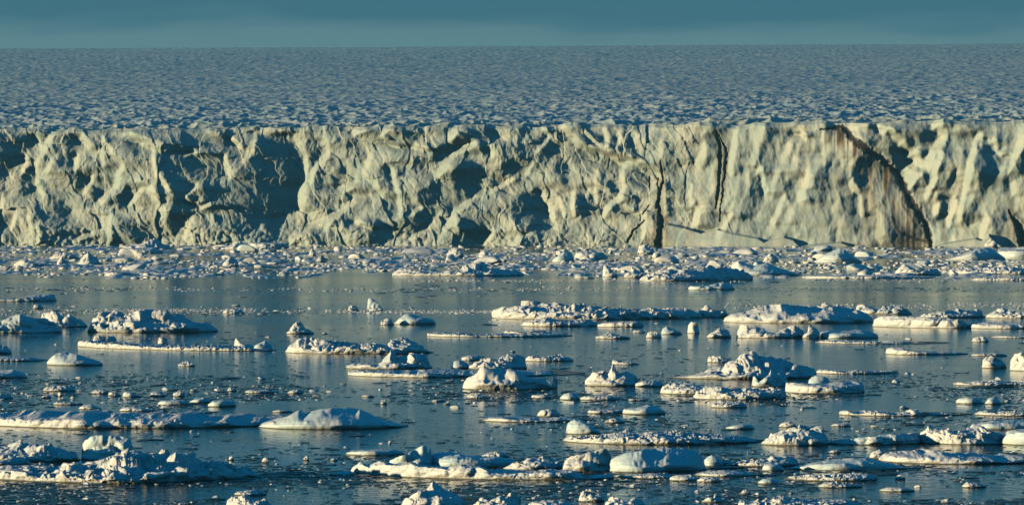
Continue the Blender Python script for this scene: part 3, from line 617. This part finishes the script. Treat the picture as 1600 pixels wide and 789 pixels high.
6;r;402;40;384,394 410,372 440,350 480,332 520,318 560,310 600,308 640,314 672,318 684,350 704,392;heap of crumbled cream rubble on the longest thin floe, lower right
6;w;402;36;700,384 760,374 834,366 900,360 980,350 1060,346 1100,344 1136,340 1140,400;long low wall of grey-cream ice right of the rubble heap
6;r;400;48;1132,398 1140,340 1165,316 1184,308 1220,322 1260,318 1300,334 1345,330 1392,300 1420,310 1450,330 1500,340 1545,362 1550,390;dark-sided hummocked slab ending the row at lower right
6;s;330;28;1360,318 1400,300 1460,288 1540,284 1640,290;blue shaded ridge behind the hummocked slab near the right edge
6;s;404;60;1500,392 1520,362 1545,336 1580,326 1640,324 1680,350 1690,396;bright smooth cream cone cut by the right edge
6;r;438;12;696,432 720,420 745,422 756,434;dull crumb below the long low wall
6;s;500;34;118,490 122,468 140,452 158,447 180,456 214,476 220,492;round white boulder right of the great blue slab
6;s;498;28;208,486 218,468 236,464 256,486;small round white boulder next to the larger round one
6;r;500;18;250,490 290,474 350,466 420,470 440,450 480,454 520,448 565,470 570,490;scattered blue-white rubble right of the two round white boulders
6;s;522;26;388,510 400,490 430,484 470,490 494,510;cream bean-shaped floe below the scattered rubble
6;s;520,522;32;522,512 560,496 600,490 650,480 700,470 760,464 820,459 900,460 950,474 1000,484 1060,500 1098,510;smooth whale-shaped floe, cream left and blue right, lower right
6;r;462;26;886,452 900,430 930,418 955,430 962,450;tan rubble lump at the left tip of the pale ribbon floe
6;f;490,492;24;952,474 962,456 985,440 1050,428 1110,424 1172,418 1240,432 1300,442 1400,434 1500,450 1650,458;pale ribbon floe with a cream edge running to the right edge
6;r;566,570;16;500,556 540,542 600,538 700,536 800,532 870,530 935,548;crumbly cream shelf under the whale-shaped floe
6;r;600;16;648,590 680,576 740,570 800,580 862,588;lower cream crumb pile beneath the crumbly shelf
6;f;548;14;76,536 120,524 220,516 300,520 374,536;thin grey pan below the two round white boulders
6;r;572;16;86,562 110,550 160,546 206,562;small cream pad at the left under the thin grey pan
6;s;582;16;368,572 395,556 440,556 474,572;small tan oval floe under the bean-shaped one
6;r;560;14;1006,552 1020,538 1040,536 1056,552;small grey knob in the dark water at lower right
6;r;598;16;1316,588 1340,570 1390,572 1434,588;dull tan scrap pile near the right edge
6;f;617;12;934,608 970,596 1050,596 1104,608;low pale plate right of the lower cream crumb pile
6;r;668;22;106,658 132,644 165,640 172,624 190,624 212,658;small forked tan piece near the bottom edge, right of centre
6;r;712;48;288,690 296,655 330,664 380,654 440,648 482,635 520,650 560,648 640,656 700,654 780,654 830,660 880,684;ribbed pale floe cut by the bottom edge, lower right
6;f;568;12;-40,548 0,538 60,536 96,552;low white pan under the great smooth blue slab
6;r;627;8;288,620 305,606 325,606 338,620;tiny tan crumb above the ribbed pale floe
6;r;668;8;1216,662 1232,650 1250,650 1264,662;tiny tan crumb alone near the bottom right
"""
def add_rest(name, s):  # split into columns
    return s
def floe(tile, style, base, wall, pts, label, idx):
    x0, y0 = TILE[tile]
    bx = [float(v) for v in base.split(',')]
    P = np.array([[float(v) for v in q.split(',')] for q in pts.split()])
    px = x0 + P[:, 0] * TS; py = y0 + P[:, 1] * TS
    if px.min() < 0: px[np.argmin(px)] -= 45
    if px.max() > 1600: px[np.argmax(px)] += 45
    bl, br = y0 + bx[0] * TS, y0 + bx[-1] * TS
    wpx = float(wall) * TS
    wd = px.max() - px.min()
    step = 0.85
    n = int(np.clip(wd / step, 14, 620))
    tx = np.linspace(0, 1, n); cx = px.min() + wd * tx
    order = np.argsort(px, kind='stable')
    top = np.interp(cx, px[order], py[order])
    bas = bl + (br - bl) * tx
    seed = 1000 + idx * 13
    Hm = max(2.0, (bas - top).max())
    Yb = dist_y((bl + br) / 2); m = Yb / FPX
    # plan: how deep the body runs away from us
    dpx = Hm * {'s': .55, 'r': .55, 'f': .72, 'w': .45}[style]
    depth = min(dist_y((bl + br) / 2 - dpx) - Yb, wd * m * {'s': .8, 'r': .8, 'f': 1.0, 'w': .7}[style])
    depth = max(depth, 0.9 * Hm * m)
    round_ = np.clip(1 - np.abs(2 * tx - 1) ** (3.0 if wd / Hm > 6 else 2.2), 0, 1) ** .6
    e1 = fbm(cx / 9, cx * 0, seed=seed, octv=3); e2 = fbm(cx / 12, cx * 0 + 5, seed=seed + 3, octv=3)
    xm = (cx - cx[0]) * m; lam = max(5.5 * Hm * m, .14 * wd * m)
    tc = .34 + .12 * math.sin(idx * 2.3); bow = np.abs(tx - tc) / max(tc, 1 - tc)
    lobes = (.12 if style == 's' else .22) * lam * fbm(xm / lam + idx * 7.7, xm * 0, seed=seed, octv=4, gain=.38)
    front = dist_y(bas) + np.minimum((1 - round_) * depth * .45, .5 * wd * m) + lobes + (.6 if style == 's' else .36) * min(depth, wd * m * .4) * bow ** 1.5
    back = front + depth * np.maximum(.12, round_) * (1 + .3 * e2)
    nv = int(np.clip(Hm / 0.9, 9, 46))
    nf = int(np.clip(wpx / .8, 3, 18))
    v = np.linspace(0, 1, nv) ** 1.15
    v0 = .45 + .25 * noise(cx / 25, cx * 0, seed=seed + 5)
    if style == 'w': v0 = v0 * .45
    Yc_ = front + (back - front) * v0
    zc = np.maximum(CAMH - (top - HOR) * Yc_ / FPX, .03 * Hm * m + .02)       # crest height
    wz = np.minimum(wpx * m * (1 + .25 * e2), zc * (.97 if style == 'w' else .85))
    wz *= np.clip(round_ * 2.2, .25, 1)
    cols = []
    # front wall: below the water, undercut notch, bulging wall
    Hs = Hm * m
    und = .10 * Hs * (1 + .5 * e2)
    prof = [(-.45, und * 1.8), (-.06 - 0 * und, und * 1.5)]
    Yr, Zr = [], []
    for a, b in prof: Yr.append(front + b); Zr.append(np.full(n, a * min(1, Hs * 1.5 + .2)))
    for k in range(nf):
        f = (k + .0) / nf
        Yr.append(front + und * (1.2 * (1 - f) ** 3) + .30 * Hs * .5 * sm(.55, 1, f)); Zr.append(.02 * Hs + wz * (f * .96))
    startY = front + .15 * Hs
    for k in range(nv):
        q = v[k]
        Yr.append(startY + (back - startY) * q)
        up = sm(0, 1, np.clip(q / v0, 0, 1)); dn = sm(0, 1, np.clip((q - v0) / (1 - v0), 0, 1))
        if style == 'f': up = np.clip(q / v0, 0, 1) ** .6
        if style == 's': up = np.sin(np.clip(q / v0, 0, 1) * np.pi / 2) 
        h = np.where(q < v0, wz + (zc - wz) * up, zc * (1 - .55 * dn))
        Zr.append(h)
    Yr.append(back + .02); Zr.append(np.full(n, -.4 * min(1, Hs * 1.5 + .2)))
    Yg = np.array(Yr); Zg = np.array(Zr); Xg = ray(cx, 1.0)[None] * dist_y(bas)[None] * np.ones_like(Zg)
    # roughness: rounded snow lumps and broken faces
    amp = {'r': .24, 's': .06, 'f': .10, 'w': .10}[style] * Hs
    if style == 'r' and wd / Hm > 6: amp *= 1.45
    sc = Hs * {'r': .40, 's': .8, 'f': .35, 'w': .42}[style]
    up_m = sm(.0, .25 * Hs, Zg)
    topm = np.zeros(Zg.shape); topm[2 + nf // 2:] = 1; topm = topm * up_m
    wxg = Xg + .3 * sc * noise(Xg / sc, Yg / sc, Zg / sc, seed + 20)
    yy_ = Yg * .8 + Zg * .9
    lump = cells(wxg / sc, yy_ / sc, seed=seed + 30, tilt=.7, off=.9, k=.9, scoop=False) + .55
    lump2 = cells(wxg / (sc * .38), yy_ / (sc * .38), seed=seed + 40, tilt=.8, off=.8, scoop=False) + .5
    fine = fbm(Xg / (sc * .3), yy_ / (sc * .3), seed=seed + 50, octv=3)
    rough = lump * .85 + lump2 * .34 + fine * .18
    patch = .35 + .65 * sm(-.3, .3, fbm(Xg / (sc * 4), Yg / (sc * 6), seed=seed + 60, octv=2)) if style in 'rf' else 1.0
    Zg = Zg + amp * (rough - .25) * topm * patch
    Yg = Yg - amp * .9 * rough * up_m * (1 - .4 * topm)
    flute = cells((Xg + .4 * sc * noise(Xg / sc, Zg / sc, seed=seed + 71)) / (sc * 1.9), (Zg + .5 * Yg) / (sc * 1.3), seed=seed + 70, tilt=.9, off=.9) - .4 + .5 * fbm(Xg / (3 * sc), Yg * 0, seed=seed + 72, octv=2)
    Yg = Yg + {'w': .38, 'r': .25, 's': .16, 'f': .25}[style] * Hs * flute * up_m
    Xg = Xg + amp * .5 * noise(Yg / sc, Zg / sc, Xg / sc, seed + 80) * up_m
    # close the two ends
    for c_, cc in ((0, 1), (-1, -2)):
        Zg[:, c_] = np.minimum(Zg[:, c_], .0) - .05; Yg[:, c_] = Yg[:, cc]
    Zg[:, 1] = np.where(Zg[:, 1] > 0, Zg[:, 1] * .6, Zg[:, 1]); Zg[:, -2] = np.where(Zg[:, -2] > 0, Zg[:, -2] * .6, Zg[:, -2])
    V = np.stack([Xg, Yg, Zg], -1)
    ctr = np.array([Xg.mean(), front.mean(), 0.0])
    nm = 'ice_floe' if wd / Hm > 3.2 else ('ice_mound' if style == 's' else 'ice_block')
    mat = M_ICE if (style == 's' or (style == 'w' and idx % 2)) else M_SNOW
    o = link_mesh(nm, (V - ctr).reshape(-1, 3), grid_faces(V.shape[0], n), mat, style in 'sw' or Hm > 14)
    o.location = ctr
    band = (bl + br) / 2
    tag(o, label, {'ice_floe': 'ice floe', 'ice_mound': 'ice mound', 'ice_block': 'ice block'}[nm],
        'ice pieces in the pack band under the cliff' if band < 442 else 'ice floes on the open water')
    return o, (px.min(), px.max(), bas.mean(), top.min())
placed = []
for k, ln in enumerate([l for l in FLOES.strip().split('\n') if l.strip()]):
    a = ln.split(';'); o, r = floe(int(a[0]), a[1], a[2], a[3], a[4], a[5], k); placed.append(r)

# ------------------------------------------------------------------ loose blocks, brash
def rock_proto(seed, sub=2):
    import bmesh
    bm = bmesh.new(); bmesh.ops.create_icosphere(bm, subdivisions=sub, radius=1.0)
    bm.verts.ensure_lookup_table()
    V = np.array([v.co[:] for v in bm.verts]); F = np.array([[v.index for v in f.verts] for f in bm.faces]); bm.free()
    r = np.random.default_rng(seed)
    for _ in range(9 if sub > 1 else 5):                       # broken planes
        nrm = r.normal(size=3); nrm /= np.linalg.norm(nrm); h = r.uniform(.45, .85)
        d = V @ nrm - h; V = V - np.maximum(d, 0)[:, None] * nrm
    V = V * (1 + .13 * fbm(V[:, 0] * 2.2 + seed, V[:, 1] * 2.2, V[:, 2] * 2.2, seed=seed, octv=2))[:, None]
    return V, F
protos = [rock_proto(300 + i, 3) for i in range(14)]
lows = [rock_proto(400 + i, 1) for i in range(14)]
def free_at(px, py, w, margin=0):
    for (a, b, ba, tp) in placed:
        if a - margin < px + w / 2 and px - w / 2 < b + margin and tp < py < ba + 1.5: return False
    return True
pmesh = []
def block(px, py, wpx, hpx, label, group):
    i = int(rng.integers(14))
    while len(pmesh) <= i: pmesh.append(None)
    Y = dist_y(py); m = Y / FPX
    if pmesh[i] is None:
        V, F = protos[i]; o = link_mesh('ice_chunk', V, None, M_BRASH if i % 3 else M_ICE, True, F3=F); pmesh[i] = o
    else:
        o = pmesh[i].copy(); SC.collection.objects.link(o)
    sx = wpx * m / 2; sz = hpx * m / 1.25
    o.scale = (sx, sx * rng.uniform(.7, 1.2), sz); o.rotation_euler = (rng.uniform(-.2, .2), rng.uniform(-.2, .2), rng.uniform(0, 6.28))
    if wpx / hpx > 3: o.rotation_euler = (rng.uniform(-.06, .06), rng.uniform(-.06, .06), rng.uniform(-.4, .4))
    o.location = (ray(px, Y), Y + sx * .5, sz * .15)
    tag(o, label, 'ice chunk', group)
BL = ['small pale ice chunk loose in the crowded pack band at the cliff foot', 'small stray ice crumb drifting in the open water']
cnt = 0
while cnt < 175:                                             # the pack band
    px = rng.uniform(-120, 1720); f = rng.uniform(0, 1)
    lo = 383 + 4 * px / 1600; hi = 428 + 5 * math.sin(px / 170) + 4 * noise(px / 60, 1.0, seed=9)
    py = lo + 2 + (hi - lo - 2) * f
    w = rng.choice([11, 15, 21, 30, 48], p=[.2, .27, .27, .17, .09]) * rng.uniform(.8, 1.2); h = min(w * rng.uniform(.12, .55), 12)
    block(px, py, w, h, BL[0], 'loose chunks in the pack band'); cnt += 1
cnt = 0
while cnt < 105:                                              # stray pieces on the open water
    py = rng.choice([rng.uniform(478, 492), rng.uniform(590, 640), rng.uniform(690, 785), rng.uniform(560, 680), rng.uniform(500, 560)], p=[.2, .3, .3, .12, .08])
    px = rng.uniform(-120, 1720)
    w = rng.uniform(6, 19); h = w * rng.uniform(.13, .32)
    if not free_at(px, py, w): continue
    block(px, py, w, h, BL[1], 'stray crumbs on the open water'); cnt += 1

def scatter(name, n_, sampler, mat, label, cat):
    px, py, w, h = sampler(n_)
    Y = dist_y(py); m = Y / FPX
    Vs, Fs, off = [], [], 0
    ang = rng.uniform(0, 6.28, n_); pick = rng.integers(0, 14, n_)
    for i in range(14):
        k = np.where(pick == i)[0]
        if not len(k): continue
        V, F = lows[i]; ca, sa = np.cos(ang[k]), np.sin(ang[k])
        X = (V[None, :, 0] * ca[:, None] - V[None, :, 1] * sa[:, None]) * (w[k] * m[k] / 2)[:, None]
        Yv = (V[None, :, 0] * sa[:, None] + V[None, :, 1] * ca[:, None]) * (w[k] * m[k] / 2)[:, None]
        Zv = V[None, :, 2] * (h[k] * m[k] * .7)[:, None] + (h[k] * m[k] * .15)[:, None]
        P = np.stack([X + ray(px[k], Y[k])[:, None], Yv + Y[k][:, None], Zv], -1)
        Vs.append(P.reshape(-1, 3)); Fs.append((F[None] + off + (np.arange(len(k)) * len(V))[:, None, None]).reshape(-1, 3)); off += len(k) * len(V)
    o = link_mesh(name, np.concatenate(Vs), None, mat, False, F3=np.concatenate(Fs))
    return tag(o, label, cat, kind='stuff')
def s_band(n_):
    px = rng.uniform(-220, 1820, n_); f = rng.uniform(0, 1, n_)
    lo = 382.5 + 4 * px / 1600; hi = 427 + 6 * np.sin(px / 170) + 6 * noise(px / 60, px * 0 + 1.0, seed=9)
    py = lo + (hi - lo) * f ** .9
    keep = noise(px / 90, py / 5, seed=44) + .55 * noise(px / 25, py / 2.2, seed=45) > -.45
    py = np.where(keep, py, lo + (hi - lo) * rng.uniform(.55, 1, n_))
    w = rng.gamma(2.0, 3.4, n_) + 2.5
    return px, py, w, np.minimum(w * rng.uniform(.10, .42, n_), 5)
ncb, nrb = 1500, 230
pxb = np.linspace(-230, 1830, ncb); rb = np.linspace(0, 1, nrb)
PB, RB = np.meshgrid(pxb, rb)
lob = 383.0 + 4 * PB / 1600; hib = 431 + 6 * np.sin(PB / 170) + 9 * noise(PB / 60, PB * 0 + 1.0, seed=9) + 2.5 * fbm(PB / 12, PB * 0, seed=12, octv=3)
PYB = lob + (hib - lob) * RB; YB = dist_y(PYB); XB = ray(PB, 1.0) * YB
mb = YB / FPX
nzb = .8 * fbm(XB / 5.5, YB / 42, seed=300, octv=3) + .75 * (cells(XB / 2.6, YB / 19, seed=310, tilt=.9, off=1.0, scoop=False) + .55) * sm(-.35, .35, fbm(XB / 14, YB / 60, seed=320, octv=2)) + .35 * (cells(XB / 1.1, YB / 9, seed=330, tilt=.9, off=.9, scoop=False) + .5)
gap = sm(-.1, .25, fbm(XB / 34, YB / 60, seed=340, octv=4) + .02 + .5 * RB * (1 - RB))
ZB = (nzb * .6 + .02) * np.clip(.35 + .75 * gap, 0, 1) - .35 * (1 - gap)
ZB = np.minimum(ZB, 1.6) * sm(0, .03, RB) * sm(1, .965, RB) - .5 * (1 - sm(0, .03, RB) * sm(1, .965, RB))
bo = link_mesh('pack_ice', np.stack([XB, YB, ZB], -1).reshape(-1, 3), grid_faces(nrb, ncb, True), M_BRASH, True)
tag(bo, 'jammed carpet of rafted snowy pack ice between the chunks at the glacier foot', 'pack ice', kind='stuff')
scatter('brash_ice', 3400, s_band, M_BRASH, 'dense white brash ice filling the water along the glacier foot', 'brash ice')
def s_strip(n_):
    k = rng.integers(0, 6, n_)
    a = np.array([-100, 60, 1130, 640, 480, 0])[k]; b = np.array([1050, 790, 1700, 1500, 800, 420])[k]
    c0 = np.array([452, 486, 478, 438, 486, 486])[k]; sp = np.array([1.6, 1.8, 2.5, 1.4, 1.2, 2.2])[k]
    px = rng.uniform(a, b); py = c0 + rng.normal(0, 1, n_) * sp + 1.5 * noise(px / 50, c0, seed=3)
    g = noise(px / 38, c0 * 1.0, seed=4) + .6 * noise(px / 9, c0 * 1.0, seed=5); py = np.where(g < -.5, 455 + 60 * rng.uniform(0, 1, n_) ** 2, py)
    w = np.where(g < -.5, 1.2, rng.gamma(1.4, 1.3, n_) + 1.2)
    return px, py, w, np.minimum(w * rng.uniform(.08, .34, n_), 2.2)
scatter('brash_ice', 5200, s_strip, M_BRASH, 'thin drifting lines of fine brash crossing the open water', 'brash ice')
M_SLUSH, t, p = newmat('clear_wet_ice'); p.inputs['Base Color'].default_value = (.035, .06, .075, 1); p.inputs['Roughness'].default_value = .35
def s_dark(n_):
    P = np.zeros((0, 2))
    while len(P) < n_:
        px = rng.uniform(-120, 1720, n_ * 2); py = rng.uniform(436, 800, n_ * 2)
        dens = .08 + .9 * np.exp(-((py - 452) / 3) ** 2) + .8 * np.exp(-((py - 487) / 4) ** 2) + .6 * sm(575, 600, py) * sm(690, 620, py) + .8 * sm(695, 735, py)
        dens *= np.clip(.5 + 1.5 * fbm(px / 140, py / 22, seed=77, octv=4), 0, 1.3)
        P = np.concatenate([P, np.stack([px, py], -1)[rng.uniform(0, 1, len(px)) < dens]])
    P = P[:n_]; k = sm(440, 760, P[:, 1])
    w = (rng.gamma(1.7, 1.8, n_) + 1.4) * (.75 + 1.1 * k) * np.where(rng.uniform(0, 1, n_) < .14, 2.3, 1)
    return P[:, 0], P[:, 1], w, np.full(n_, .35) + .05 * w
scatter('slush_ice', 24000, s_dark, M_SLUSH, 'dark wet scraps of clear ice scattered flat over the open water', 'slush ice')
def s_white(n_):
    px, py, w, h = s_dark(n_)
    return px, py, np.minimum(w, 9) * .9, h * 1.6
scatter('slush_ice', 1800, s_white, M_BRASH, 'pale fine ice crumbs scattered over the open water', 'slush ice')

# ------------------------------------------------------------------ air between here and the far snowfield
hm = bpy.data.materials.new('air'); hm.use_nodes = True; t = hm.node_tree; t.nodes.clear()
o_ = N(t, 'ShaderNodeOutputMaterial'); pv = N(t, 'ShaderNodeVolumePrincipled'); t.links.new(pv.outputs[0], o_.inputs['Volume'])
pv.inputs['Color'].default_value = (.22, .68, 1, 1); pv.inputs['Density'].default_value = 5.5e-5; pv.inputs['Anisotropy'].default_value = .0
bx = np.array([[x, y, z] for z in (-3, 420) for y in (-220, 9800) for x in (-1900, 1900)], float)
hz = link_mesh('haze', bx, np.array([[0, 2, 3, 1], [4, 5, 7, 6], [0, 1, 5, 4], [2, 6, 7, 3], [0, 4, 6, 2], [1, 3, 7, 5]]), hm, False)
tag(hz, 'thin blue haze in front of the far snowfield', 'haze', kind='stuff')
